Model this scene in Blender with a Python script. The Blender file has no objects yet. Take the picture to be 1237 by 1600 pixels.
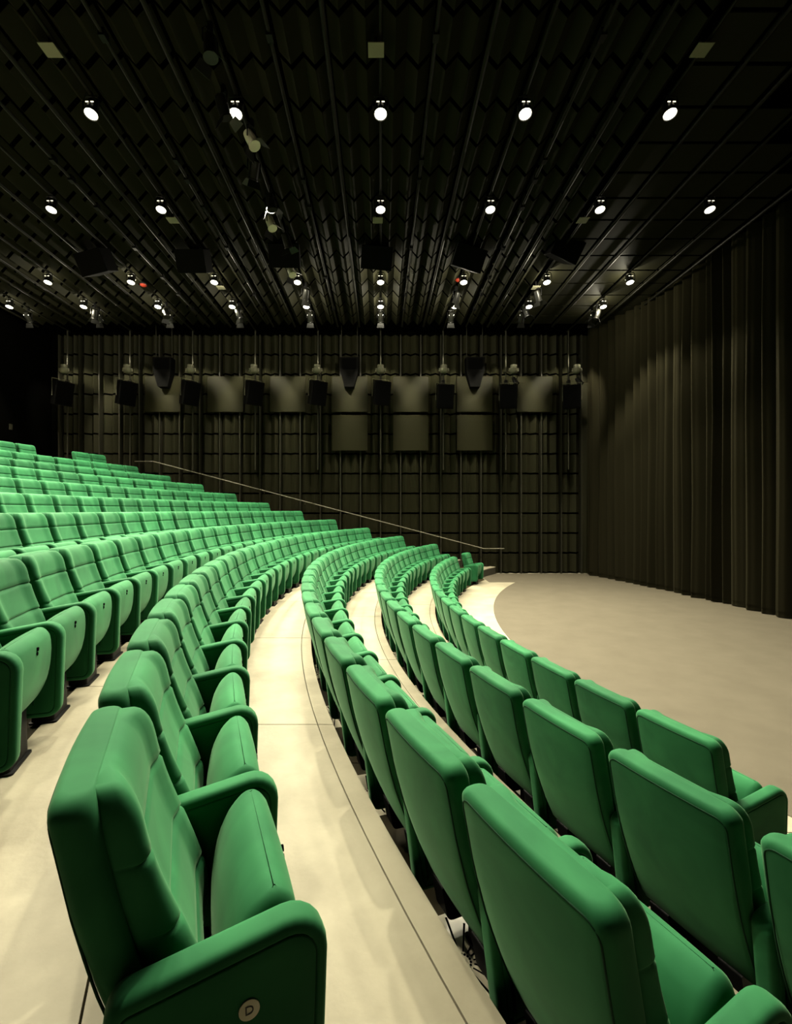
import bpy, bmesh, math, random
from math import sin, cos, pi, sqrt, asin, atan2, radians
random.seed(7)
scene = bpy.context.scene

# ------------------------------------------------------------------ camera
CAM_Z = 2.294
FPX = 742.0
cam_d = bpy.data.cameras.new('camera')
cam_d.sensor_fit = 'VERTICAL'
cam_d.sensor_height = 36.0
cam_d.lens = FPX / 1600 * 36.0
cam_d.shift_x = (618.5 - 594.4) / 1600
cam_d.shift_y = -(800 - 797.0) / 1600
cam_d.clip_start = 0.02
cam = bpy.data.objects.new('camera', cam_d)
scene.collection.objects.link(cam)
cam.location = (0, 0, CAM_Z)
cam.rotation_euler = (radians(90), 0, 0)
scene.camera = cam

# ------------------------------------------------------------------ world, exposure
world = bpy.data.worlds.new('world')
scene.world = world
world.use_nodes = True
world.node_tree.nodes['Background'].inputs[0].default_value = (0, 0, 0, 1)
world.node_tree.nodes['Background'].inputs[1].default_value = 0.0
vs = scene.view_settings
vs.view_transform = 'Standard'
vs.look = 'None'
vs.gamma = 1.0
vs.exposure = 0.0
vs.use_curve_mapping = False
DOWN_W = 2150.0          # one ceiling downlight
NEAR_W = 1750.0           # the downlights over the near aisle
WASH_W = 6000.0           # one wall washer by the far wall
SPILL_FILL_W = 46.0           # added bare point light behind a lamp head, brightening the ceiling around it
WARM = (1.0, 0.93, 0.70)

# ------------------------------------------------------------------ layout numbers
CA, CB = 15.715, 8.045                 # centre of the seating arcs
R0 = 14.805                            # rear top edge of the backs of the front row
RP = 1.010                             # row pitch
SP = 0.607                             # seat pitch
RC = 13.42                             # edge of the carpet
TIER_Z = [0, .255, .51, .768, 1.04, 1.315, 1.58, 1.875, 2.18, 2.455, 2.76, 3.13]
RS0 = 16.715 - 3 * RP                  # nosing radius of tier 0
WALL_Y = 17.34
LEFT_X = -12.0
NEAR_Y = -1.3
LS = 2.17                              # lamp spacing
BAY = LS / 3
LAMP_Z = CAM_Z + 5.93
CEIL_Z = CAM_Z + 6.30

def px(x, y, z):
    return 594.4 + FPX * x / y, 797 - FPX * (z - CAM_Z) / y

# ------------------------------------------------------------------ materials
def mat(name, col, rough=.6, metal=0, spec=.4, sheen=0, noise=None, bump=None, emit=None, sheen_tint=None):
    m = bpy.data.materials.new(name)
    m.use_nodes = True
    nt = m.node_tree
    b = nt.nodes['Principled BSDF']
    b.inputs['Base Color'].default_value = (*col, 1)
    b.inputs['Roughness'].default_value = rough
    b.inputs['Metallic'].default_value = metal
    b.inputs['Specular IOR Level'].default_value = spec
    if sheen:
        b.inputs['Sheen Weight'].default_value = sheen
        b.inputs['Sheen Roughness'].default_value = .35
        if sheen_tint:
            b.inputs['Sheen Tint'].default_value = (*sheen_tint, 1)
    if emit:
        b.inputs['Emission Color'].default_value = (*emit[0], 1)
        b.inputs['Emission Strength'].default_value = emit[1]
    tc = None
    if noise or bump:
        tc = nt.nodes.new('ShaderNodeTexCoord')
    if noise:
        col2, scale, detail, coord = noise
        n = nt.nodes.new('ShaderNodeTexNoise')
        n.inputs['Scale'].default_value = scale
        n.inputs['Detail'].default_value = detail
        n.inputs['Roughness'].default_value = .6
        r = nt.nodes.new('ShaderNodeValToRGB')
        r.color_ramp.elements[0].position = .34
        r.color_ramp.elements[1].position = .66
        r.color_ramp.elements[0].color = (*col2, 1)
        r.color_ramp.elements[1].color = (*col, 1)
        if coord == 'world':
            g = nt.nodes.new('ShaderNodeNewGeometry')
            nt.links.new(g.outputs['Position'], n.inputs['Vector'])
        else:
            nt.links.new(tc.outputs['Object'], n.inputs['Vector'])
        nt.links.new(n.outputs['Fac'], r.inputs['Fac'])
        nt.links.new(r.outputs['Color'], b.inputs['Base Color'])
    if bump:
        scale, strength, dist = bump
        n2 = nt.nodes.new('ShaderNodeTexNoise')
        n2.inputs['Scale'].default_value = scale
        n2.inputs['Detail'].default_value = 4
        bp = nt.nodes.new('ShaderNodeBump')
        bp.inputs['Strength'].default_value = strength
        bp.inputs['Distance'].default_value = dist
        nt.links.new(tc.outputs['Object'], n2.inputs['Vector'])
        nt.links.new(n2.outputs['Fac'], bp.inputs['Height'])
        nt.links.new(bp.outputs['Normal'], b.inputs['Normal'])
    return m

def velvet_mat():
    m = mat('green_velvet', (.018, .090, .036), .75, spec=.06, sheen=.14, sheen_tint=(.55, .95, .55))
    nt = m.node_tree
    b = nt.nodes['Principled BSDF']
    g = nt.nodes.new('ShaderNodeNewGeometry')
    n = nt.nodes.new('ShaderNodeTexNoise')
    n.inputs['Scale'].default_value = 3.2
    n.inputs['Detail'].default_value = 5
    n.inputs['Distortion'].default_value = 1.2
    nt.links.new(g.outputs['Position'], n.inputs['Vector'])
    r = nt.nodes.new('ShaderNodeValToRGB')
    r.color_ramp.elements[0].position = .32
    r.color_ramp.elements[0].color = (.0105, .074, .0275, 1)
    r.color_ramp.elements[1].position = .70
    r.color_ramp.elements[1].color = (.0185, .110, .0405, 1)
    nt.links.new(n.outputs['Fac'], r.inputs['Fac'])
    oi = nt.nodes.new('ShaderNodeObjectInfo')
    mr = nt.nodes.new('ShaderNodeMapRange')
    mr.inputs[3].default_value = .82
    mr.inputs[4].default_value = 1.16
    nt.links.new(oi.outputs['Random'], mr.inputs[0])
    hs = nt.nodes.new('ShaderNodeHueSaturation')
    nt.links.new(mr.outputs[0], hs.inputs['Value'])
    nt.links.new(r.outputs['Color'], hs.inputs['Color'])
    nt.links.new(hs.outputs['Color'], b.inputs['Base Color'])
    return m

M = dict(
    velvet=velvet_mat(),
    seam=mat('dark_green_piping', (.004, .028, .011), .8, spec=.1),
    black=mat('black_steel', (.003, .003, .003), .5, spec=.1),
    hole=mat('black_hole', (.002, .002, .002), .9, spec=0),
    concrete=mat('pale_concrete', (.27, .247, .180), .6, spec=.15, noise=((.190, .170, .120), 1.7, 9, 'world'), bump=(35, .15, .01)),
    carpet=mat('taupe_carpet', (.080, .0700, .0510), .9, spec=.06, noise=((.070, .0610, .0440), 2.2, 6, 'world'), bump=(500, .4, .003)),
    channel=mat('dark_floor_channel', (.020, .016, .007), .8, spec=.1),
    core=mat('riser_concrete', (.04, .036, .024), .8, spec=.2),
    felt=mat('black_felt', (.0010, .0010, .0008), .95, spec=0),
    panel=mat('dark_acoustic_panel', (.0165, .0160, .0074), .60, spec=.12),
    cpanel=mat('dark_ceiling_panel', (.0082, .0080, .0040), .7, spec=.06),
    crail=mat('dark_ceiling_rail', (.0052, .0051, .0030), .5, spec=.08),
    board=mat('flat_reflector_board', (.0130, .0126, .0056), .5, spec=.06),
    rail=mat('grey_steel_rail', (.022, .021, .014), .5, spec=.15),
    hand=mat('dull_steel_handrail', (.19, .18, .135), .4, spec=.2),
    curtain=mat('brown_stage_velvet', (.0115, .0103, .0054), .9, spec=.02, sheen=.02, sheen_tint=(.8, .75, .5)),
    spk=mat('speaker_black', (.0010, .00095, .0008), .7, spec=.05),
    lampbody=mat('lamp_housing', (.006, .006, .005), .4, spec=.2),
    lampgrey=mat('grey_lamp_housing', (.12, .116, .08), .5, spec=.15),
    white=mat('white_rim_and_glint', (.35, .34, .26), .5),
    chrome=mat('bright_steel', (.75, .72, .60), .25, metal=1),
    plate=mat('pale_diffuser_plate', (.42, .385, .29), .4),
    bracket=mat('brown_steel', (.035, .027, .016), .5),
    badge=mat('ivory_badge', (.42, .40, .30), .4),
    ink=mat('badge_letter', (.01, .01, .008), .6),
    lens=mat('lit_lens', (1, 1, 1), emit=((1.0, .94, .72), 8)),
    slot=mat('painted_glint', (1, 1, 1), emit=((1.0, .92, .66), 2.0)),
    red=mat('red_signal_lens', (.10, .008, .003), .4, emit=((1.0, .10, .02), .03)),
)

# ------------------------------------------------------------------ helpers
COL = scene.collection
def mesh(name, v, f, smooth=True, angle=40):
    me = bpy.data.meshes.new(name)
    me.from_pydata([tuple(p) for p in v], [], f)
    me.validate()
    bm = bmesh.new(); bm.from_mesh(me)
    bmesh.ops.recalc_face_normals(bm, faces=bm.faces)
    bm.to_mesh(me); bm.free()
    if smooth:
        me.polygons.foreach_set('use_smooth', [True] * len(me.polygons))
        me.set_sharp_from_angle(angle=radians(angle))
    return me

def ob(name, me, material=None, parent=None, loc=(0, 0, 0), rot=(0, 0, 0)):
    if material is not None and not me.materials:
        me.materials.append(material)
    o = bpy.data.objects.new(name, me)
    COL.objects.link(o)
    o.location = loc
    o.rotation_euler = rot
    if parent:
        o.parent = parent
    return o

def thing(name, label, cat, loc=(0, 0, 0), rot=(0, 0, 0), group=None):
    o = bpy.data.objects.new(name, None)
    o.empty_display_size = .1
    COL.objects.link(o)
    o.location = loc
    o.rotation_euler = rot
    return tag(o, label, cat, group)

def tag(o, label, cat, group=None, kind=None):
    o['label'] = label
    o['category'] = cat
    if group: o['group'] = group
    if kind: o['kind'] = kind
    return o

def copy_tree(o, parent=None):
    c = o.copy()
    COL.objects.link(c)
    c.parent = parent
    for ch in o.children:
        copy_tree(ch, c)
    return c

class MB:
    """collects simple shapes into one mesh"""
    def __init__(s): s.v = []; s.f = []
    def add(s, v, f):
        n = len(s.v); s.v += [tuple(p) for p in v]; s.f += [[i + n for i in q] for q in f]; return s
    def box(s, x0, x1, y0, y1, z0, z1):
        v = [(x0,y0,z0),(x1,y0,z0),(x1,y1,z0),(x0,y1,z0),(x0,y0,z1),(x1,y0,z1),(x1,y1,z1),(x0,y1,z1)]
        return s.add(v, [[0,3,2,1],[4,5,6,7],[0,1,5,4],[1,2,6,5],[2,3,7,6],[3,0,4,7]])
    def loft(s, rings, cap=True):
        n = len(rings[0]); v = [p for r in rings for p in r]; f = []
        for i in range(len(rings) - 1):
            for j in range(n):
                k = (j + 1) % n
                f.append([i*n+j, i*n+k, (i+1)*n+k, (i+1)*n+j])
        if cap:
            f.append(list(range(n))[::-1]); f.append([(len(rings)-1)*n+j for j in range(n)])
        return s.add(v, f)
    def lathe(s, prof, c=(0,0,0), axis='z', n=16):
        rings = []
        for r, h in prof:
            ring = []
            for j in range(n):
                a = 2*pi*j/n; p, q = r*cos(a), r*sin(a)
                ring.append((c[0]+p, c[1]+q, c[2]+h) if axis == 'z' else (c[0]+p, c[1]+h, c[2]+q) if axis == 'y' else (c[0]+h, c[1]+p, c[2]+q))
            rings.append(ring)
        return s.loft(rings)
    def tube(s, pts, r, n=6):
        rings = []
        for i, p in enumerate(pts):
            a = pts[max(i-1, 0)]; b = pts[min(i+1, len(pts)-1)]
            d = [b[k]-a[k] for k in range(3)]; l = sqrt(sum(q*q for q in d)) or 1; d = [q/l for q in d]
            u = (0,0,1) if abs(d[2]) < .8 else (1,0,0)
            w = [d[1]*u[2]-d[2]*u[1], d[2]*u[0]-d[0]*u[2], d[0]*u[1]-d[1]*u[0]]
            l = sqrt(sum(q*q for q in w)); w = [q/l for q in w]
            t = [w[1]*d[2]-w[2]*d[1], w[2]*d[0]-w[0]*d[2], w[0]*d[1]-w[1]*d[0]]
            rings.append([tuple(p[k] + r*(cos(2*pi*j/n)*w[k] + sin(2*pi*j/n)*t[k]) for k in range(3)) for j in range(n)])
        return s.loft(rings)
    def mesh(s, name, smooth=True, angle=40): return mesh(name, s.v, s.f, smooth, angle)
    def build(s, name, material, parent=None, loc=(0,0,0), rot=(0,0,0), smooth=True, angle=40):
        return ob(name, s.mesh(name, smooth, angle), material, parent, loc, rot)

def interp(tab, z):
    for (a, p), (b, q) in zip(tab, tab[1:]):
        if z <= b:
            t = (z - a) / (b - a); t = min(max(t, 0), 1)
            return p + (q - p) * t
    return tab[-1][1]
def smooth_interp(tab, z):
    return (interp(tab, z-.03) + 2*interp(tab, z) + interp(tab, z+.03)) / 4

def ring(x0, x1, hw, rc, z, nc=4, ns=9, front=None, back=None):
    """horizontal rounded rectangle; front/back shift the long sides as functions of y/hw"""
    p = []
    def side(fn, y): return fn(y / hw) if fn else 0
    def arc(cx, cy, a0):
        for i in range(nc + 1):
            a = a0 + pi/2 * i/nc
            p.append((cx + rc*cos(a), cy + rc*sin(a)))
    arc(x1-rc, hw-rc, 0); arc(x0+rc, hw-rc, pi/2)
    p += [(x0, (hw-rc) * (1 - 2*i/ns)) for i in range(1, ns)]
    arc(x0+rc, -hw+rc, pi); arc(x1-rc, -hw+rc, 1.5*pi)
    p += [(x1, (hw-rc) * (-1 + 2*i/ns)) for i in range(1, ns)]
    out = []
    xm = (x0+x1)/2
    for x, y in p:
        out.append((x + (side(front, y) if x > xm else side(back, y)), y, z))
    return out

def round_poly(pts, rad, seg=5):
    out = []; n = len(pts)
    for i, (p, r) in enumerate(zip(pts, rad)):
        a = pts[i-1]; b = pts[(i+1) % n]
        u = (a[0]-p[0], a[1]-p[1]); v = (b[0]-p[0], b[1]-p[1])
        lu = sqrt(u[0]**2+u[1]**2); lv = sqrt(v[0]**2+v[1]**2)
        u = (u[0]/lu, u[1]/lu); v = (v[0]/lv, v[1]/lv)
        ang = math.acos(max(-1, min(1, u[0]*v[0]+u[1]*v[1])))
        t = r / math.tan(ang/2)
        c = ((u[0]+v[0]), (u[1]+v[1])); lc = sqrt(c[0]**2+c[1]**2); d = r / sin(ang/2)
        c = (p[0]+c[0]/lc*d, p[1]+c[1]/lc*d)
        s = (p[0]+u[0]*t, p[1]+u[1]*t); e = (p[0]+v[0]*t, p[1]+v[1]*t)
        a0 = atan2(s[1]-c[1], s[0]-c[0]); a1 = atan2(e[1]-c[1], e[0]-c[0])
        da = (a1-a0+pi) % (2*pi) - pi
        for k in range(seg+1):
            q = a0 + da*k/seg
            out.append((c[0]+r*cos(q), c[1]+r*sin(q)))
    return out
def inset(poly, d):
    n = len(poly); out = []
    cx = sum(p[0] for p in poly)/n; cy = sum(p[1] for p in poly)/n
    for i in range(n):
        a, p, b = poly[i-1], poly[i], poly[(i+1) % n]
        t = (b[0]-a[0], b[1]-a[1]); l = sqrt(t[0]**2+t[1]**2) or 1
        nx, ny = -t[1]/l, t[0]/l
        if nx*(cx-p[0]) + ny*(cy-p[1]) < 0: nx, ny = -nx, -ny
        out.append((p[0]+nx*d, p[1]+ny*d))
    return out

def arcx(R, y):
    return CA - sqrt(max(R*R - (y-CB)**2, 0))
ORD = ['zeroth','first','second','third','fourth','fifth','sixth','seventh','eighth','ninth','tenth','eleventh','twelfth','thirteenth',
       'fourteenth','fifteenth','sixteenth','seventeenth','eighteenth','nineteenth','twentieth','twenty-first','twenty-second',
       'twenty-third','twenty-fourth','twenty-fifth','twenty-sixth','twenty-seventh','twenty-eighth','twenty-ninth','thirtieth']

# ------------------------------------------------------------------ floors and tiers
CH = .27
JOINTS = [NEAR_Y, 1.09, 3.38, 5.67, 7.96, 10.25, 12.54, 14.83, WALL_Y]
def arc_slab(y0, y1, Rin, Rout, z0, z1, n=10, xmax=None, gap=.004):
    """strip between two arcs (Rin nearer the stage), from y0 to y1"""
    y0 += gap; y1 -= gap
    top = []
    for i in range(n+1):
        y = y0 + (y1-y0)*i/n
        xi = arcx(Rin, y); xo = max(arcx(Rout, y), LEFT_X) if Rout else LEFT_X
        if xmax: xi = min(xi, xmax(y))
        if xo > xi - .01: xo = xi - .01
        top.append((xi, xo, y))
    v = []; f = []
    for xi, xo, y in top:
        v += [(xi,y,z1),(xo,y,z1),(xi,y,z0),(xo,y,z0)]
    for i in range(n):
        a, b = 4*i, 4*(i+1)
        f += [[a,b,b+1,a+1],[a+2,a+3,b+3,b+2],[a,a+2,b+2,b],[a+1,b+1,b+3,a+3]]
    f += [[0,1,3,2],[4*n,4*n+2,4*n+3,4*n+1]]
    return v, f

base = MB().box(LEFT_X, 9.3, NEAR_Y, WALL_Y, -.25, -.032)
base = base.build('floor', M['concrete'], smooth=False)
tag(base, 'pale concrete sub-floor of the whole hall', 'floor', kind='structure')
# carpet
cp = MB()
pts = []
N = 48
def carpet_left(y):
    if y > 15.08 or y < 1.01: return 3.46
    return arcx(RC, y)
ys = [NEAR_Y] + [1.0, 1.02] + [1.02 + (15.07-1.02)*i/N for i in range(1, N)] + [15.07, 15.09, 17.10]
v = []; f = []
for y in ys:
    xl = carpet_left(y)
    v += [(xl,y,.002),(9.2,y,.002),(xl,y,-.03),(9.2,y,-.03)]
for i in range(len(ys)-1):
    a, b = 4*i, 4*(i+1)
    f += [[a,b,b+1,a+1],[a+2,a+3,b+3,b+2],[a,a+2,b+2,b],[a+1,b+1,b+3,a+3]]
f += [[0,1,3,2],[4*(len(ys)-1), 4*(len(ys)-1)+2, 4*(len(ys)-1)+3, 4*(len(ys)-1)+1]]
carpet = ob('floor', mesh('carpet', v, f, False), M['carpet'])
tag(carpet, 'taupe carpet covering the round stage area before the curtain', 'carpet', kind='structure')
# strip of concrete along the foot of the far wall
tag(MB().box(3.46, 9.2, 17.105, WALL_Y, -.03, .004).build('floor', M['concrete'], smooth=False),
    'narrow pale concrete strip along the foot of the panelled wall', 'floor', kind='structure')

for n in range(12):
    Rin = RS0 + n*RP; Rout = Rin + RP if n < 11 else None
    z = TIER_Z[n]
    if n == 0:
        Rin = RC + .006
        tier = thing('floor', 'pale concrete walkway between the front row and the carpet', 'floor')
    else:
        v, f = arc_slab(NEAR_Y, WALL_Y, Rin + .004, Rout, TIER_Z[n-1]-.03, z-.03, 60)
        tier = ob('seating_tier', mesh('seating_tier', v, f, False), M['core'])
        tag(tier, f'curved concrete step under the {ORD[n+1]} row of chairs from the stage', 'seating tier')
    tier['kind'] = 'structure'
    clip = (lambda y: 3.455 if (y > 15.08 or y < 1.01) else 99) if n == 0 else None
    for i in range(8):
        y0, y1 = JOINTS[i], JOINTS[i+1]
        if n == 0:
            cuts = [y0] + [c for c in (1.005, 15.08) if y0 < c < y1] + [y1]
            for c0, c1 in zip(cuts, cuts[1:]):
                v, f = arc_slab(c0, c1, RS0+RP-CH+.001, RS0+RP, z-.03, z-.016, 12, clip)
                ob('channel', mesh('channel', v, f, False), M['channel'], tier)
                v, f = arc_slab(c0, c1, Rin, RS0+RP-CH, z-.03, z, 12, clip)
                ob('slab', mesh('slab', v, f, False), M['concrete'], tier)
            continue
        ro = Rout - CH if Rout else None
        if Rout:
            v, f = arc_slab(y0, y1, ro + .001, Rout, z-.03, z-.016)
            ob('channel', mesh('channel', v, f, False), M['channel'], tier)
        v, f = arc_slab(y0, y1, Rin + .111, ro, z-.03, z)
        ob('slab', mesh('slab', v, f, False), M['concrete'], tier)
        v, f = arc_slab(y0, y1, Rin, Rin + .104, z-.03, z)
        ob('nosing', mesh('nosing', v, f, False), M['concrete'], tier)

# ------------------------------------------------------------------ walls
wall = MB().box(LEFT_X, 9.3, WALL_Y, WALL_Y+.2, -.2, 9.4).build('wall_far', M['felt'], smooth=False)
tag(wall, 'dark far wall of zigzag acoustic panels behind the seating', 'wall', kind='structure')
tag(MB().box(LEFT_X-.2, LEFT_X, NEAR_Y, WALL_Y+.2, -.2, 9.4).build('wall_left', M['felt'], smooth=False),
    'black wall behind the last row of chairs', 'wall', kind='structure')
tag(MB().box(LEFT_X, 9.3, NEAR_Y-.2, NEAR_Y, -.2, 9.4).build('wall_near', M['felt'], smooth=False),
    'black side wall at the near aisle', 'wall', kind='structure')
tag(MB().box(9.3, 9.5, NEAR_Y, WALL_Y+.2, -.2, 9.4).build('wall_right', M['felt'], smooth=False),
    'black wall behind the stage curtain', 'wall', kind='structure')
ceil = MB().box(LEFT_X, 9.3, NEAR_Y, WALL_Y, CEIL_Z+.22, CEIL_Z+.4).build('ceiling', M['felt'], smooth=False)
tag(ceil, 'dark ceiling of zigzag acoustic panels and steel rails', 'ceiling', kind='structure')

def chevron(w, l, amp, th=.012):
    """panel in local x (width), z (length), folds along y; two ridges"""
    xs = [-w/2 + w*i/4 for i in range(5)]; d = [0, -amp, 0, -amp, 0]
    v = []; f = []
    for x, y in zip(xs, d):
        v += [(x,y,-l/2),(x,y,l/2),(x,y+th,-l/2),(x,y+th,l/2)]
    for i in range(4):
        a, b = 4*i, 4*i+4
        f += [[a,b,b+1,a+1],[a+2,a+3,b+3,b+2],[a,a+2,b+2,b],[a+1,b+1,b+3,a+3]]
    f += [[0,1,3,2],[16,18,19,17]]
    return mesh('panel', v, f, False)
PM = chevron(BAY-.055, .650, .19); PM.materials.append(M['panel'])
ROW = .717
# far wall panels and rails
NB0, NB1 = -16, 10
npan = 0
for b in range(NB0, NB1):
    x = (b + .5) * BAY
    for r in range(12):
        z = .03 + ROW*(r+.5)
        u, w = px(x, 17.2, z)
        hid = 700 + (u-150)*(160/550.)         # line of the chair backs in front of the wall
        if u < 720 and w > hid + 45: continue
        ob('panel', PM, None, wall, (x, 17.28, z)); npan += 1
RW = MB().box(-.022, .022, -.16, .10, .02, 8.6).mesh('rail', False); RW.materials.append(M['rail'])
for b in range(NB0, NB1+1):
    if b % 3 == 0 and b != NB1: pass
    ob('rail', RW, None, wall, (b*BAY, 17.24, 0))
ob('edge_strip', MB().box(-.12, .12, -.03, .03, 0, 8.6).mesh('edge_strip', False), M['panel'], wall, (NB1*BAY+.17, 17.22, 0))

# ceiling panels, tiles, rails
CPN = chevron(BAY-.055, .630, .19); CPN.materials.append(M['cpanel'])
TM = MB().box(-BAY/2+.034, BAY/2-.034, -.012, .012, -.328, .328).mesh('tile', False); TM.materials.append(M['cpanel'])
cnt = 0
CY1 = 16.05
for r in range(15):
    y = CY1 - .72*(r+.5)
    for b in range(-16, 12):
        x = (b+.5)*BAY
        u, w = px(x, y, CEIL_Z)
        if not (-70 < u < 1240 and w > -70): continue
        if b < 6:
            ob('panel', CPN, None, ceil, (x, y, CEIL_Z+.12), (pi/2, 0, 0)); cnt += 1
        elif x < 8.3:
            ob('tile', TM, None, ceil, (x, y, CEIL_Z), (pi/2, 0, 0))
for b in range(-16, 12):
    x = b*BAY
    y0 = max(5.0, abs(x)*742/640 - .6)
    if b % 3 == 0:
        MB().tube([(x, y0, LAMP_Z+.30), (x, 16.6, LAMP_Z+.30)], .024, 8).build('pipe', M['crail'], ceil)
    else:
        MB().tube([(x, y0, CEIL_Z-.10), (x, CY1, CEIL_Z-.10)], .027 if b % 3 == 1 else .033, 8).build('rail', M['crail'], ceil)
for b in range(-10, 7):
    if b % 3 == 1:
        for y in (6.2, 8.4, 8.9, 9.7, 11.2, 12.6, 13.6, 14.6):
            if random.random() < .8:
                MB().box(b*BAY-.04, b*BAY+.04, y-.06, y+.06, CEIL_Z-.15, CEIL_Z-.05).build('clamp', M['black'], ceil, smooth=False)

# ------------------------------------------------------------------ stage curtain
CR = 32.0
def curtain():
    cx0 = 8.72 - CR
    s0, s1 = -9.25/CR, 9.0/CR
    us = []; n = 1500
    phase = 0; v = []; f = []
    rnd = random.Random(3)
    # irregular folds
    knots = [0.0]
    while knots[-1] < 19: knots.append(knots[-1] + rnd.uniform(.20, .46))
    amps = [rnd.uniform(.14, .27) for _ in knots]
    zs = [.02, .03, .10, .12, .16, 1.0, 2.5, 4.5, 6.5, 8.3, 9.0]
    ki = 0
    for i in range(n+1):
        t = s0 + (s1-s0)*i/n
        L = (t-s0)*CR
        while ki < len(knots)-2 and L > knots[ki+1]: ki += 1
        w = (L-knots[ki])/(knots[ki+1]-knots[ki])
        a = amps[ki]
        d = a*abs(sin(pi*w))**.8 + .010*sin(L*23) + .006*sin(L*51+1)
        tw = .02*sin(2*pi*w)
        for z in zs:
            k = 1.0 + .10*sin(z*.9 + ki) - .03*z*.3
            if z == .10: k *= .93
            r = CR - d*k
            tt = t + (tw*k)/CR
            v.append((cx0 + r*cos(tt), CB + r*sin(tt), z))
    m = len(zs)
    for i in range(n):
        for j in range(m-1):
            a = i*m+j
            f.append([a, a+m, a+m+1, a+1])
    return mesh('curtain_cloth', v, f, True, 80)
cur = thing('stage_curtain', 'dark brown velvet curtain hanging in folds around the stage', 'curtain', (0, 0, 0))
ob('cloth', curtain(), M['curtain'], cur)
tr = []
for i in range(41):
    t = -9.25/CR + 18.25/CR*i/40
    tr.append((8.72-CR + (CR-.04)*cos(t), CB + (CR-.04)*sin(t), 9.03))
MB().tube(tr, .03).build('track', M['black'], cur)

# ------------------------------------------------------------------ chair
REAR = [(.2,.235),(.28,.195),(.36,.160),(.46,.120),(.56,.086),(.70,.050),(.95,0.0)]
FRONT = [(.24,.318),(.30,.325),(.36,.330),(.42,.324),(.50,.300),(.58,.270),(.66,.236),(.74,.206),(.82,.184),(.90,.168),(.95,.158)]
def make_shell():
    rs = []
    top = .95
    def sec(z, iy=0, ix=0):
        x0 = interp(REAR, z); x1 = x0 + .088
        hw = .272 - iy - .011*min(1, max(0, (.68-z))/.10)
        return ring(x0+ix, x1-ix*.3, hw, min(.030, (x1-x0-ix*1.3)/2-.003), z, 4, 9, None, lambda s: -.012*(1-s*s))
    for z, iy, ix in [(.215,.02,.03),(.22,.008,.012),(.24,0,0)]: rs.append(sec(z, iy, ix))
    for i in range(1, 12): rs.append(sec(.24 + (.905-.24)*i/11))
    for k in range(1, 7):
        a = pi/2*k/6
        rs.append(sec(.905 + .045*sin(a), .045*(1-cos(a)), .028*(1-cos(a))))
    return MB().loft(rs).mesh('back_shell', True, 50)
SEAMS = [.46, .62, .785]
def make_cushion():
    def bol(s):
        q = abs(s); q = min(max((q-.55)/.30, 0), 1); q = q*q*(3-2*q)
        return .022*q
    def sec(z, iy=0, ix=0, g=0):
        x0 = interp(REAR, z) + .075 - .05*min(1, max(0, .42-z)/.15); x1 = smooth_interp(FRONT, z) - ix - .022 - g
        return ring(x0, x1, .257-iy-.008*min(1, max(0, (.80-z))/.25), min(.046, max((x1-x0)/2-.002, .006)), z, 5, 16, bol)
    zs = [(.225,.03,.05,0),(.235,.012,.02,0),(.255,.003,.005,0)]
    z = .28
    body = []
    while z < .85:
        body.append((z,0,0,0)); z += .03
    for s in SEAMS:
        body = [b for b in body if abs(b[0]-s) > .013]
        body += [(s-.011,0,0,0),(s-.004,.002,0,.006),(s,.004,0,.011),(s+.004,.002,0,.006),(s+.011,0,0,0)]
    zs += sorted(body)
    for k in range(0, 7):
        a = pi/2*k/6
        zs.append((.858 + .089*sin(a), .050*(1-cos(a)), .044*(1-cos(a)), 0))
    return MB().loft([sec(*q) for q in zs]).mesh('back_cushion', True, 60)
def make_piping():
    path = []
    def pt(y, z):
        x0 = interp(REAR, z); s = y/.272
        return (x0 - .012*(1-s*s) + .002, y, z)
    for i in range(12): path.append(pt(-.252 + .006*max(0,.5-(.26+.6*i/11)), .26 + .62*i/11))
    for k in range(1, 6): a = pi/2*k/6; path.append(pt(-.252 + .04*(1-cos(a)), .88 + .04*sin(a)))
    for i in range(0, 11): path.append(pt(-.212 + .424*i/10, .92))
    for k in range(1, 6): a = pi/2*k/6; path.append(pt(.212 + .04*sin(a), .92 - .04*(1-cos(a))))
    for i in range(12): path.append(pt(.252, .88 - .62*i/11))
    return MB().tube(path, .0032, 5).mesh('piping', True, 80)
def SZ(z): return .215 + (z-.235)*.91
def make_seat():
    X0 = [(.23,.385),(.29,.355),(.37,.340),(.47,.342),(.57,.362),(.65,.400),(.69,.435)]
    X1 = [(.23,.410),(.29,.455),(.37,.490),(.47,.508),(.57,.512),(.65,.504),(.69,.478)]
    def sec(z, iy=0, ix=0, g=0):
        a = smooth_interp(X0, z) + ix; b = smooth_interp(X1, z) - ix
        return ring(a, b, .250-iy-g, min(.045, (b-a)/2-.003), z, 5, 9, lambda s: .006*(1-s*s), lambda s: -.015*(1-s*s))
    zs = [(.235,.03,.008,0),(.245,.012,.005,0),(.265,.003,0,0)]
    for i in range(13): zs.append((.29 + (.63-.29)*i/12, 0, 0, 0))
    for k in range(1, 7):
        a = pi/2*k/6
        zs.append((.63 + .055*sin(a), .045*(1-cos(a)), .030*(1-cos(a)), 0))
    return MB().loft([[(x, y, SZ(z)) for x, y, z in sec(*q)] for q in zs]).mesh('seat', True, 60)
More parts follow.
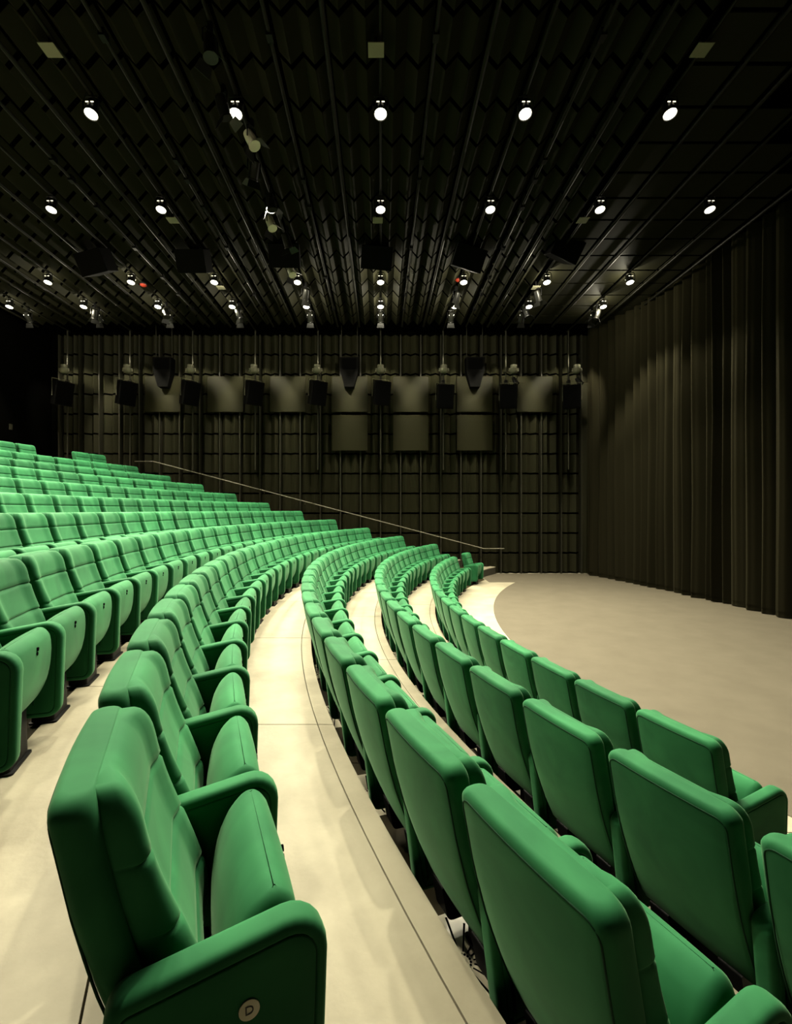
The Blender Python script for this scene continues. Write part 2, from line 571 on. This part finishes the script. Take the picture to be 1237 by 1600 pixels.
def make_seat_band(sd):
    # piped edge of the pan on one side of the folded seat
    path = []
    for i in range(8): path.append((.415+.008*i/7, -.2500, .28+.24*i/7))
    for k in range(1, 6): a = pi/2*k/6; path.append((.423+.045*(1-cos(a)), -.2500, .52+.075*sin(a)))
    path += [(.477, -.2475, .602), (.4955, -.2355, .607), (.5055, -.215, .610), (.5110, -.19, .611), (.5128, -.16, .611)]
    return MB().tube([(x - .004*max(0, .25-abs(y) > .01), -sd*y, SZ(z-.07)) for x, y, z in path], .0026, 5).mesh('seat_piping', True, 80)
def make_hole():
    m = MB()
    for dz in (-.010, .010):
        m.lathe([(.0095, .500), (.0095, .5195)], (0, dz*.5, SZ(.600)+dz), 'x', 10)
    return m.mesh('number_hole')
ARM = round_poly([(.165,.115),(.540,.115),(.558,.650),(.105,.580)], [.045,.065,.085,.05], 6)
def make_arm(w=.0385):
    seq = [(.060, w), (.034, w), (.031, w-.001), (.029, w-.006), (.026, w-.001), (.023, w-.0005), (.012, w-.0035), (.005, w-.009), (.0015, w-.016), (0, w-.024)]
    rings = []
    for d, y in seq: rings.append([(x, y, z) for x, z in inset(ARM, d)])
    for d, y in seq[::-1]: rings.append([(x, -y, z) for x, z in inset(ARM, d)])
    return MB().loft(rings).mesh('armrest', True, 60)
def make_pedestal():
    m = MB()
    m.loft([ring(.31,.455,.125,.015,0), ring(.31,.455,.125,.015,.010), ring(.32,.44,.115,.015,.012), ring(.32,.435,.115,.015,.19), ring(.33,.41,.19,.015,.24), ring(.335,.40,.19,.015,.27)])
    return m.mesh('pedestal', True, 40)
def make_bracket():
    o = round_poly([(.225,.10),(.33,.10),(.33,.245),(.195,.245)], [.03,.02,.01,.01], 4)
    return MB().loft([[(x, -.045, z) for x, z in o], [(x, .045, z) for x, z in o]]).mesh('back_bracket', True, 40)
CM = dict(shell=make_shell(), cushion=make_cushion(), piping=make_piping(), seat=make_seat(), band=make_seat_band(-1), band2=make_seat_band(1), hole=make_hole(),
          arm=make_arm(), ped=make_pedestal(), br=make_bracket())
for k, m in dict(shell='velvet', cushion='velvet', piping='seam', seat='velvet', band='seam', band2='seam', hole='hole', arm='velvet', ped='black', br='black').items():
    CM[k].materials.append(M[m])

def chair(th, R, z, label, arms=(-1,), group=None):
    t = thing('tip_up_chair', label, 'chair', (CA - R*cos(th), CB + R*sin(th), z), (0, 0, -th), group)
    ob('back_shell', CM['shell'], None, t)
    ob('back_cushion', CM['cushion'], None, t)
    ob('piping', CM['piping'], None, t)
    s = ob('seat', CM['seat'], None, t)
    ob('seat_piping', CM['band'], None, s)
    ob('seat_piping', CM['band2'], None, s)
    ob('number_hole', CM['hole'], None, s)
    for a in arms:
        ob('armrest', CM['arm'], None, t, (0, a*SP/2, 0))
    ob('pedestal', CM['ped'], None, t)
    for sd in (-1, 1): ob('back_bracket', CM['br'], None, t, (0, sd*.15, 0))
    return t

# rows: near edge angle, far edge angle, count (None: count back from the far end at the seat pitch)
def th_at(R, y): return asin((y-CB)/R)
ROWS = []
ROWS.append((-.3703, .4025, 19))
ROWS.append((-.4560, .4860, 24))
ROWS.append((-.4364, .4585, 25))
ROWS.append((-.4130, .4355, 25))
for n in range(4, 12):
    ROWS.append((None, th_at(R0+n*RP, 15.56), 0))
nchair = 0
end_d = None
for n, (t0, t1, N) in enumerate(ROWS):
    R = R0 + n*RP + (.018 if n == 3 else 0); z = TIER_Z[n]
    step = (t1-t0)/N if N else SP/R
    i = 0
    while True:
        i += 1
        if N and i > N: break
        th = t1 - (i-.5)*step
        x, y = CA-(R-.25)*cos(th), CB+(R-.25)*sin(th)
        if y < .7: break
        u, w = px(x, y, z+.6)
        if u < -90 or w > 2100: break
        if n == 11 and i in (3, 4): continue
        arms = [-1]
        if i == 1 or (n == 11 and i == 5): arms.append(1)
        c = chair(th, R, z, f'green tip-up chair, {ORD[i]} from the far wall in the {ORD[n+1]} row from the stage', arms,
                  f'green tip-up chairs of the {ORD[n+1]} row')
        nchair += 1
        if n == 3 and i == N: end_d = c
t = chair(.4835, R0, 0, 'lone green tip-up chair standing apart beside the far wall at stage level', (-1, 1))
print('chairs', nchair, 'wall panels', npan, 'ceiling panels', cnt)

# round row badge with the letter D on the end armrest
bd = MB().lathe([(.0, 0), (.020, 0), (.0215, -.001), (.0215, -.003), (.019, -.0035), (0, -.0035)], (0, 0, 0), 'y', 24)
badge = bd.build('row_badge', M['badge'], end_d, (.380, -SP/2-.0385, .487))
fc = bpy.data.curves.new('row_letter', 'FONT')
fc.body = 'D'; fc.size = .026; fc.align_x = 'CENTER'; fc.align_y = 'CENTER'; fc.extrude = .0004
fo = bpy.data.objects.new('tmp', fc)
COL.objects.link(fo)
bpy.context.view_layer.update()
lm = bpy.data.meshes.new_from_object(fo.evaluated_get(bpy.context.evaluated_depsgraph_get()))
bpy.data.objects.remove(fo)
lo = ob('row_letter', lm, M['ink'], badge, (0, -.0042, 0), (pi/2, 0, 0))
lo['label'] = 'black letter D on the badge'

# ------------------------------------------------------------------ floor air diffusers behind the front rows
def diffuser_meshes():
    p = MB()
    p.box(-.115, .115, -.225, .225, 0, .004)
    s = MB()
    for k in range(16):
        a = 2*pi*(k+.5)/16
        r0 = .045
        ca, sa = cos(a), sin(a)
        r1 = min(.100/abs(ca) if abs(ca) > 1e-6 else 9, .205/abs(sa) if abs(sa) > 1e-6 else 9)
        w = .0028; w2 = .0052
        v = []
        for zz in (.0035, .0052):
            for r, ww in ((r0, w), (r1, w2)):
                for e in (-1, 1): v.append((r*ca - e*ww*sa, r*sa + e*ww*ca, zz))
        s.add(v, [[0,1,3,2],[4,6,7,5],[0,4,5,1],[2,3,7,6],[0,2,6,4],[1,5,7,3]])
    for k in range(16):
        a = 2*pi*k/16
        s.lathe([(.0055, .0035), (.0055, .0052)], (.033*cos(a), .033*sin(a), 0), 'z', 6)
    return p.mesh('plate', False), s.mesh('slots', False)
DP, DS = diffuser_meshes()
DP.materials.append(M['plate']); DS.materials.append(M['hole'])
for n in (0, 1, 2):
    R = RS0 + (n+1)*RP - .14
    t0, t1, N = ROWS[n]
    st = 2*(t1-t0)/N
    th = (-.3806 if n == 2 else t0 + st*.7)
    i = 0
    while th < .12:
        i += 1
        d = thing('floor_air_diffuser', f'slotted metal floor vent, {ORD[i]} from the near aisle behind the {ORD[n+1]} row of chairs', 'floor vent',
                  (CA-R*cos(th), CB+R*sin(th), TIER_Z[n]-.016), (0, 0, -th), 'sunburst floor vents behind the chairs')
        ob('plate', DP, None, d)
        ob('slots', DS, None, d)
        th += st
# brown bracket standing at the end of the front row
br = thing('mounting_bracket', 'small brown steel mounting plate standing at the near end of the front row', 'bracket', (2.36, 2.93, 0), (0, 0, .36))
MB().loft([[(x, -.006, z) for x, z in round_poly([(-.035,0),(.035,0),(.035,.36),(-.035,.36)], [.002,.002,.015,.015], 3)],
           [(x, .006, z) for x, z in round_poly([(-.035,0),(.035,0),(.035,.36),(-.035,.36)], [.002,.002,.015,.015], 3)]]).build('upright', M['bracket'], br)
MB().box(-.06, .06, -.05, .05, 0, .008).build('foot', M['bracket'], br)
m = MB()
for z in (.33, .28, .22): m.lathe([(.005, -.0085), (.005, .0085)], (.012, 0, z), 'y', 8)
m.build('bolts', M['black'], br)

# ------------------------------------------------------------------ handrail on the far wall
hr = thing('handrail', 'thin steel handrail sloping down the far panelled wall', 'handrail', (4.41, 16.98, 0))
P = [(-8.76,4.035),(-8.12,4.035),(3.68,.92),(4.41,.92)]
MB().tube([(x-4.41, -.04, z) for x, z in P], .015, 8).build('rail', M['hand'], hr)
m = MB()
for x in [-8.5 + 1.446*i for i in range(9)]:
    z = interp([(p[0], p[1]) for p in P], x)
    MB().tube([(x-4.41, -.04, z-.012), (x-4.41, -.01, z-.09), (x-4.41, .10, z-.10)], .009, 6).build('support', M['rail'], hr)

# ------------------------------------------------------------------ flat reflector boards on the far wall
bx = [-7.77, -5.54, -3.31, -1.10, 1.08, 3.36, 5.50]
BM = MB()
o = round_poly([(-.635,-.635),(.635,-.635),(.635,.635),(-.635,.635)], [.012]*4, 2)
BM.loft([[(x, .03, z) for x, z in inset(o, .0)], [(x, -.03, z) for x, z in inset(o, 0)], [(x, -.035, z) for x, z in inset(o, .006)]])
BMm = BM.mesh('board', False); BMm.materials.append(M['board'])
STm = MB().box(-.5, -.46, .03, .098, -.5, .5).box(.46, .5, .03, .098, -.5, .5).mesh('standoff', False); STm.materials.append(M['black'])
for row, zz in ((0, 4.14), (1, 2.76)):
    for i, x in enumerate(bx):
        if row == 1 and i not in (3, 4, 5): continue
        lab = f'square grey reflector board, {ORD[7-i]} from the curtain in the upper row on the panelled wall' if row == 0 else \
              f'square grey reflector board, {ORD[6-i]} from the curtain in the lower row on the panelled wall'
        d = thing('reflector_board', lab, 'wall panel', (x, 16.98, CAM_Z+zz), group='square reflector boards on the far wall')
        ob('board', BMm, None, d)
        ob('standoff', STm, None, d)

# ------------------------------------------------------------------ lamps
def spot(name, parent, loc, rot, power, size, blend=.25, rad=.07):
    l = bpy.data.lights.new(name, 'SPOT')
    l.energy = power; l.color = WARM; l.spot_size = radians(size); l.spot_blend = blend; l.shadow_soft_size = rad
    o = bpy.data.objects.new(name, l)
    COL.objects.link(o); o.parent = parent; o.location = loc; o.rotation_euler = rot
    return o
def spill_fill(name, parent, loc, power):
    l = bpy.data.lights.new(name, 'POINT')
    l.energy = power; l.color = WARM; l.shadow_soft_size = .04
    o = bpy.data.objects.new(name, l)
    COL.objects.link(o); o.parent = parent; o.location = loc
    return o
LH = MB().lathe([(.06,.235),(.075,.225),(.08,.20),(.08,.10),(.098,.06),(.102,0),(.094,0),(.090,.02)], n=20).mesh('housing'); LH.materials.append(M['lampbody'])
LL = MB().lathe([(0,.012),(.088,.012),(.088,.018),(0,.018)], n=20).mesh('lens', False); LL.materials.append(M['lens'])
LY = MB().tube([(-.115,0,.07),(-.118,0,.20),(-.09,0,.27),(.09,0,.27),(.118,0,.20),(.115,0,.07)], .009, 6).box(-.02,.02,-.02,.02,.26,.33).mesh('yoke'); LY.materials.append(M['lampbody'])
LAMP_GLINT = MB().box(-.060,-.016,-.084,-.074,.142,.152).box(.016,.060,-.084,-.074,.142,.152).mesh('glint_bar', False); LAMP_GLINT.materials.append(M['slot'])  # glowing bars painting the light reflected on the yoke, not real openings
# the lamps over the near side of the stage are dimmed
DIM = {(14,3):1.3,(14,2):1.1,(12,3):.55,(9,3):.08,(9,2):.4,(9,1):.9,(7,3):.05,(7,2):.2,(7,1):.6,(5,3):.02,(5,2):.05,(5,1):.3}
ROWS_L = [(13.88, 'second'), (12.39, 'third'), (9.39, 'fourth'), (7.12, 'fifth'), (4.85, 'sixth')]
LAMP_TILT = radians(15)
nl = 0
for y, rn in ROWS_L:
    for k in range(-5, 4):
        x = k*LS
        near = y < 6
        u, w = px(x, y, LAMP_Z)
        d = thing('ceiling_downlight', f'round ceiling downlight, {ORD[4-k]} from the curtain in the {rn} lamp row from the far wall', 'ceiling lamp',
                  (x, y, LAMP_Z), group=f'downlights of the {rn} lamp row')
        tl = (-LAMP_TILT, 0, 0)      # the heads lean a little towards the near side
        ob('housing', LH, None, d, (0,0,0), tl); ob('lens', LL, None, d, (0,0,0), tl); ob('yoke', LY, None, d); ob('glint_bar', LAMP_GLINT, None, d, (0,0,0), tl)
        spot('downlight_beam', d, (0, 0, .002), tl, (NEAR_W if y < 6 else DOWN_W) * DIM.get((round(y), k), 1), 102, .35)
        if 12 < y < 14.5: spill_fill('downlight_spill_fill', d, (0, .26, .0), SPILL_FILL_W*{0: 1.7, 1: 1.2, 2: 1.8, 3: 1.5, -4: .8, -5: .7}.get(k, 1))
        nl += 1
# stage spotlight (short black can with a colour frame and barn doors)
SB = MB().lathe([(.05,.17),(.075,.15),(.085,.05),(.085,-.10),(.095,-.11),(.095,-.13),(.080,-.13)], n=14).mesh('body'); SB.materials.append(M['lampbody'])
SY = MB().tube([(-.11,0,0),(-.115,0,.16),(-.08,0,.22),(.08,0,.22),(.115,0,.16),(.11,0,0)], .010, 6).box(-.025,.025,-.025,.025,.21,.34).mesh('yoke'); SY.materials.append(M['black'])
SD = MB().add([(-.09,-.095,-.13),(.09,-.095,-.13),(.12,-.17,-.24),(-.12,-.17,-.24),(-.09,-.10,-.13),(.09,-.10,-.13),(.12,-.175,-.24),(-.12,-.175,-.24)],
              [[0,1,2,3],[4,7,6,5],[0,4,5,1],[2,6,7,3],[1,5,6,2],[0,3,7,4]])
SD.add([(-.09,.095,-.13),(.09,.095,-.13),(.12,.17,-.24),(-.12,.17,-.24),(-.09,.10,-.13),(.09,.10,-.13),(.12,.175,-.24),(-.12,.175,-.24)],
       [[0,3,2,1],[4,5,6,7],[0,1,5,4],[2,3,7,6],[1,2,6,5],[0,4,7,3]])
SD = SD.mesh('barn_door', False); SD.materials.append(M['lampbody'])
SL = MB().lathe([(0,-.105),(.078,-.105),(.078,-.112),(0,-.112)], n=14).mesh('lens', False)
SB_GLINT = SB.copy(); SB_GLINT.materials.clear(); SB_GLINT.materials.append(M['white'])  # pale body colour painting lamp glints on a black spotlight
SLd = SL.copy(); SLd.materials.append(M['black']); SL.materials.append(M['lens'])
SPOT_GLINT = MB().box(-.075,-.02,-.095,-.078,-.02,.0).box(.02,.075,-.095,-.078,-.02,.0).mesh('glint_bar', False); SPOT_GLINT.materials.append(M['slot'])  # two glowing bars painting the bright glints on a washer
for k in range(-5, 4):
    x = k*LS
    d = thing('wall_washer', f'black wall-washing spotlight in the rearmost ceiling row, {ORD[4-k]} from the curtain', 'spotlight',
              (x, 14.64, LAMP_Z), group='wall washers nearest the far wall')
    tilt = radians(46)
    for nme, me in (('body', SB), ('barn_door', SD), ('lens', SL)):
        ob(nme, me, None, d, (0, 0, 0), (tilt, 0, 0))
    ob('yoke', SY, None, d)
    ob('glint_bar', SPOT_GLINT, None, d, (0, -.01, .05))
    spot('wall_washer_beam', d, (0, sin(tilt)*.12, -cos(tilt)*.12), (tilt, 0, 0), WASH_W, 60, .5, .05)
    spill_fill('wall_washer_spill_fill', d, (0, .32, .02), SPILL_FILL_W*.22)
spots = [(-2.17, 6.05, -.1, .5), (-2.30, 6.95, .4, -.4), (-2.05, 7.55, -.5, .6), (-2.2, 8.25, .6, .3), (-2.1, 9.1, .2, -.6), (-2.25, 9.75, -.4, .5),
         (-2.05, 10.4, .5, -.3), (-2.2, 11.7, -.5, .4), (-2.05, 13.0, .6, .2), (4.34, 13.1, .4, -.5), (4.36, 14.2, -.3, .6), (6.52, 14.3, .3, .5),
         (2.1, 13.2, .5, .3), (-8.6, 14.3, .4, .4), (-6.4, 14.2, -.4, .4), (-4.25, 14.25, .5, -.4)]
for i, (x, y, a, b) in enumerate(spots):
    side = ORD[i+1]
    if i < 9: lab = f'unlit black stage spotlight, {ORD[i+1]} from the camera on the crowded left-centre pipe'
    else: lab = f'unlit black stage spotlight on the rear ceiling pipes, {ORD[sorted(range(9,16), key=lambda q: spots[q][0]).index(i)+1]} from the left'
    d = thing('stage_spotlight', lab, 'spotlight', (x, y, LAMP_Z-.05), (0, 0, b*2), 'unlit stage spotlights on the ceiling pipes')
    for nme, me in (('body', SB_GLINT if i in (2, 5, 7) else SB), ('barn_door', SD), ('lens', SLd)):
        ob(nme, me, None, d, (0, 0, 0), (a, 0, 0))
    ob('yoke', SY, None, d)

# ------------------------------------------------------------------ wall poles with lamp cups and loudspeakers
PY = 16.36
WC = MB().lathe([(.075,.12),(.11,.11),(.11,0),(.15,-.02),(.15,-.10),(.10,-.16),(.06,-.18)], n=14).mesh('cup'); WC.materials.append(M['lampgrey'])
WB = MB().tube([(-.165,0,-.10),(-.165,0,-.015),(.165,0,-.015),(.165,0,-.10)], .014, 6).mesh('rim'); WB.materials.append(M['white'])
def cabinet(w, dp, h, taper=.75):
    o = round_poly([(-w/2,-dp/2),(w/2,-dp/2),(w/2*taper,dp/2),(-w/2*taper,dp/2)], [.015]*4, 2)
    return MB().loft([[(x,y,-h/2) for x,y in inset(o,.008)], [(x,y,-h/2+.008) for x,y in o], [(x,y,h/2-.008) for x,y in o], [(x,y,h/2) for x,y in inset(o,.008)]])
SC = cabinet(.58, .42, .80).mesh('cabinet', False); SC.materials.append(M['spk'])
SG = MB().box(-.26,.26,-.222,-.212,-.36,.36).mesh('grille', False); SG.materials.append(M['hole'])
SK = MB().tube([(-.30,0,-.12),(-.30,0,.46),(.30,0,.46),(.30,0,-.12)], .012, 6).mesh('bracket'); SK.materials.append(M['lampgrey'])
for k in range(-5, 4):
    x = k*LS
    e = ORD[4-k]
    d = thing('speaker_pole', f'thin vertical steel pole before the far wall, {e} from the curtain', 'pole', (x, PY+.10, CAM_Z+1.4), group='poles before the far wall')
    MB().tube([(0,0,0),(0,0,LAMP_Z+.30-CAM_Z-1.4)], .026, 8).build('tube', M['rail'], d)
    MB().box(-.05,.05,-.05,.05,2.95,3.1).build('clamp', M['black'], d, smooth=False)
    d = thing('pole_lamp', f'grey cup-shaped lamp on the wall pole, {e} from the curtain', 'lamp', (x+.0 if k < 2 else x+.22, PY-.08, CAM_Z+4.86), group='grey lamps on the wall poles')
    ob('cup', WC, None, d); ob('rim', WB, None, d)
    MB().box(-.02,.02,0,.14,.0,.06).build('arm', M['black'], d, smooth=False)
    yaw = atan2(-(3.0-x), PY-8.0)*-1
    d = thing('loudspeaker', f'black loudspeaker tilted down on the wall pole, {e} from the curtain', 'loudspeaker', (x, PY-.20, CAM_Z+3.98 - (0 if k < 1 else .12)), (0, 0, yaw), 'loudspeakers on the wall poles')
    tl = radians(14)
    ob('cabinet', SC, None, d, (0,0,0), (tl,0,0)); ob('grille', SG, None, d, (0,0,0), (tl,0,0)); ob('bracket', SK, None, d)
for i, x in enumerate((4.62, 6.82)):
    d = thing('stage_spotlight', f'small black spotlight on the wall pole {"nearest" if i else "second from"} the curtain', 'spotlight', (x, PY-.05, CAM_Z+4.42), (0, 0, .6))
    for nme, me in (('body', SB), ('barn_door', SD), ('lens', SLd)): ob(nme, me, None, d, (0,0,0), (-.6,0,0))
    MB().tube([(0,0,.33),(-.26,.30,.33)], .012, 6).build('arm', M['black'], d)
    ob('yoke', SY, None, d)
# tapered black boxes hung before the boards
for x, nm in ((-7.65, 'leftmost'), (-1.10, 'middle'), (3.32, 'rightmost')):
    d = thing('hanging_tapered_box', f'{nm} of three black tapered boxes hung before the reflector boards', 'loudspeaker', (x, 16.78, CAM_Z+4.95))
    m = MB()
    def rr(w, dd, z): return [(-w/2,-dd/2,z),(w/2,-dd/2,z),(w/2,dd/2,z),(-w/2,dd/2,z)]
    m.loft([rr(.34,.24,-.62), rr(.62,.34,-.08), rr(.66,.36,.40)])
    m.build('cabinet', M['spk'], d, smooth=False)
    MB().box(-.25,.25,-.185,-.172,-.02,.36).build('grille', M['hole'], d, smooth=False)
    m = MB()
    for s in (-.28, .28): MB().tube([(s,0,.38),(s,0,CEIL_Z+.22-CAM_Z-4.95)], .012, 6).build('hanger', M['rail'], d)
# ceiling loudspeakers
CSm = cabinet(.74, .50, .50, .8).mesh('cabinet', False); CSm.materials.append(M['spk'])
for i, (ux, uy, k) in enumerate(((152,410,-3), (305,408,-2), (447,400,-1), (588,403,0), (730,403,1), (880,388,2))):
    y = 11.34; x = (ux-594.4)*y/FPX
    z = CAM_Z + (797-uy)*y/FPX
    d = thing('ceiling_loudspeaker', f'large black loudspeaker hung under the ceiling, {ORD[i+1]} from the left', 'loudspeaker', (x, y, z), (0, 0, -.25 + .11*i), 'large loudspeakers under the ceiling')
    ob('cabinet', CSm, None, d, (0,0,0), (radians(28), radians((-5,4,2,3,12,14)[i]), 0))
    m = MB()
    MB().tube([(0,.02,.15),(0,.02,CEIL_Z-.1-z)], .02, 8).build('hanger', M['rail'], d)
    MB().tube([(.06,.02,.15),(.06,.02,CEIL_Z-.1-z)], .012, 8).build('hanger', M['rail'], d)

# pale square plates under the ceiling
for i, (k, y) in enumerate([(-2, 6.33), (0, 6.33), (2, 6.33), (-2, 10.05), (0, 10.05), (2, 10.05), (-2, 13.1), (2, 13.1)]):
    row = {6.33: 'nearest the camera', 10.05: 'in the middle', 13.1: 'toward the far wall'}[y]
    col = {-2: 'left', 0: 'centre', 2: 'right'}[k]
    d = thing('ceiling_plate', f'small pale square plate under the ceiling, {col} column, {row}', 'ceiling plate', (k*LS-.06, y, CEIL_Z-.16), group='pale square plates under the ceiling')
    MB().box(-.105,.105,-.105,.105,-.012,0).build('plate', M['lampgrey'], d, smooth=False)
    MB().box(-.02,.02,-.02,.02,0,.16).build('stem', M['black'], d, smooth=False)
for i, (ux, uy) in enumerate(((224, 445), (716, 437))):
    y = 13.0
    x = (ux-594.4)*y/FPX; z = CAM_Z + (797-uy)*y/FPX
    d = thing('signal_lamp', f'small red signal lamp under the ceiling, {"right" if i else "left"} one of two', 'lamp', (x, y, z))
    MB().lathe([(.0,-.05),(.05,-.045),(.085,-.02),(.09,.0),(0,0)], n=14).build('lens', M['red'], d)
    MB().lathe([(.095,0),(.095,.04),(.03,.05),(.02,CEIL_Z-z-.02)], n=12).build('base', M['black'], d)
d = thing('wall_sign', 'tiny grey plate high on the black wall behind the last row', 'sign', (LEFT_X, 15.4, CAM_Z+2.7))
MB().box(0, .02, -.06, .06, -.09, .09).build('plate', M['rail'], d, smooth=False)
MB().box(.02, .024, -.035, .035, -.05, .05)  .build('face', M['rail'], d, smooth=False)
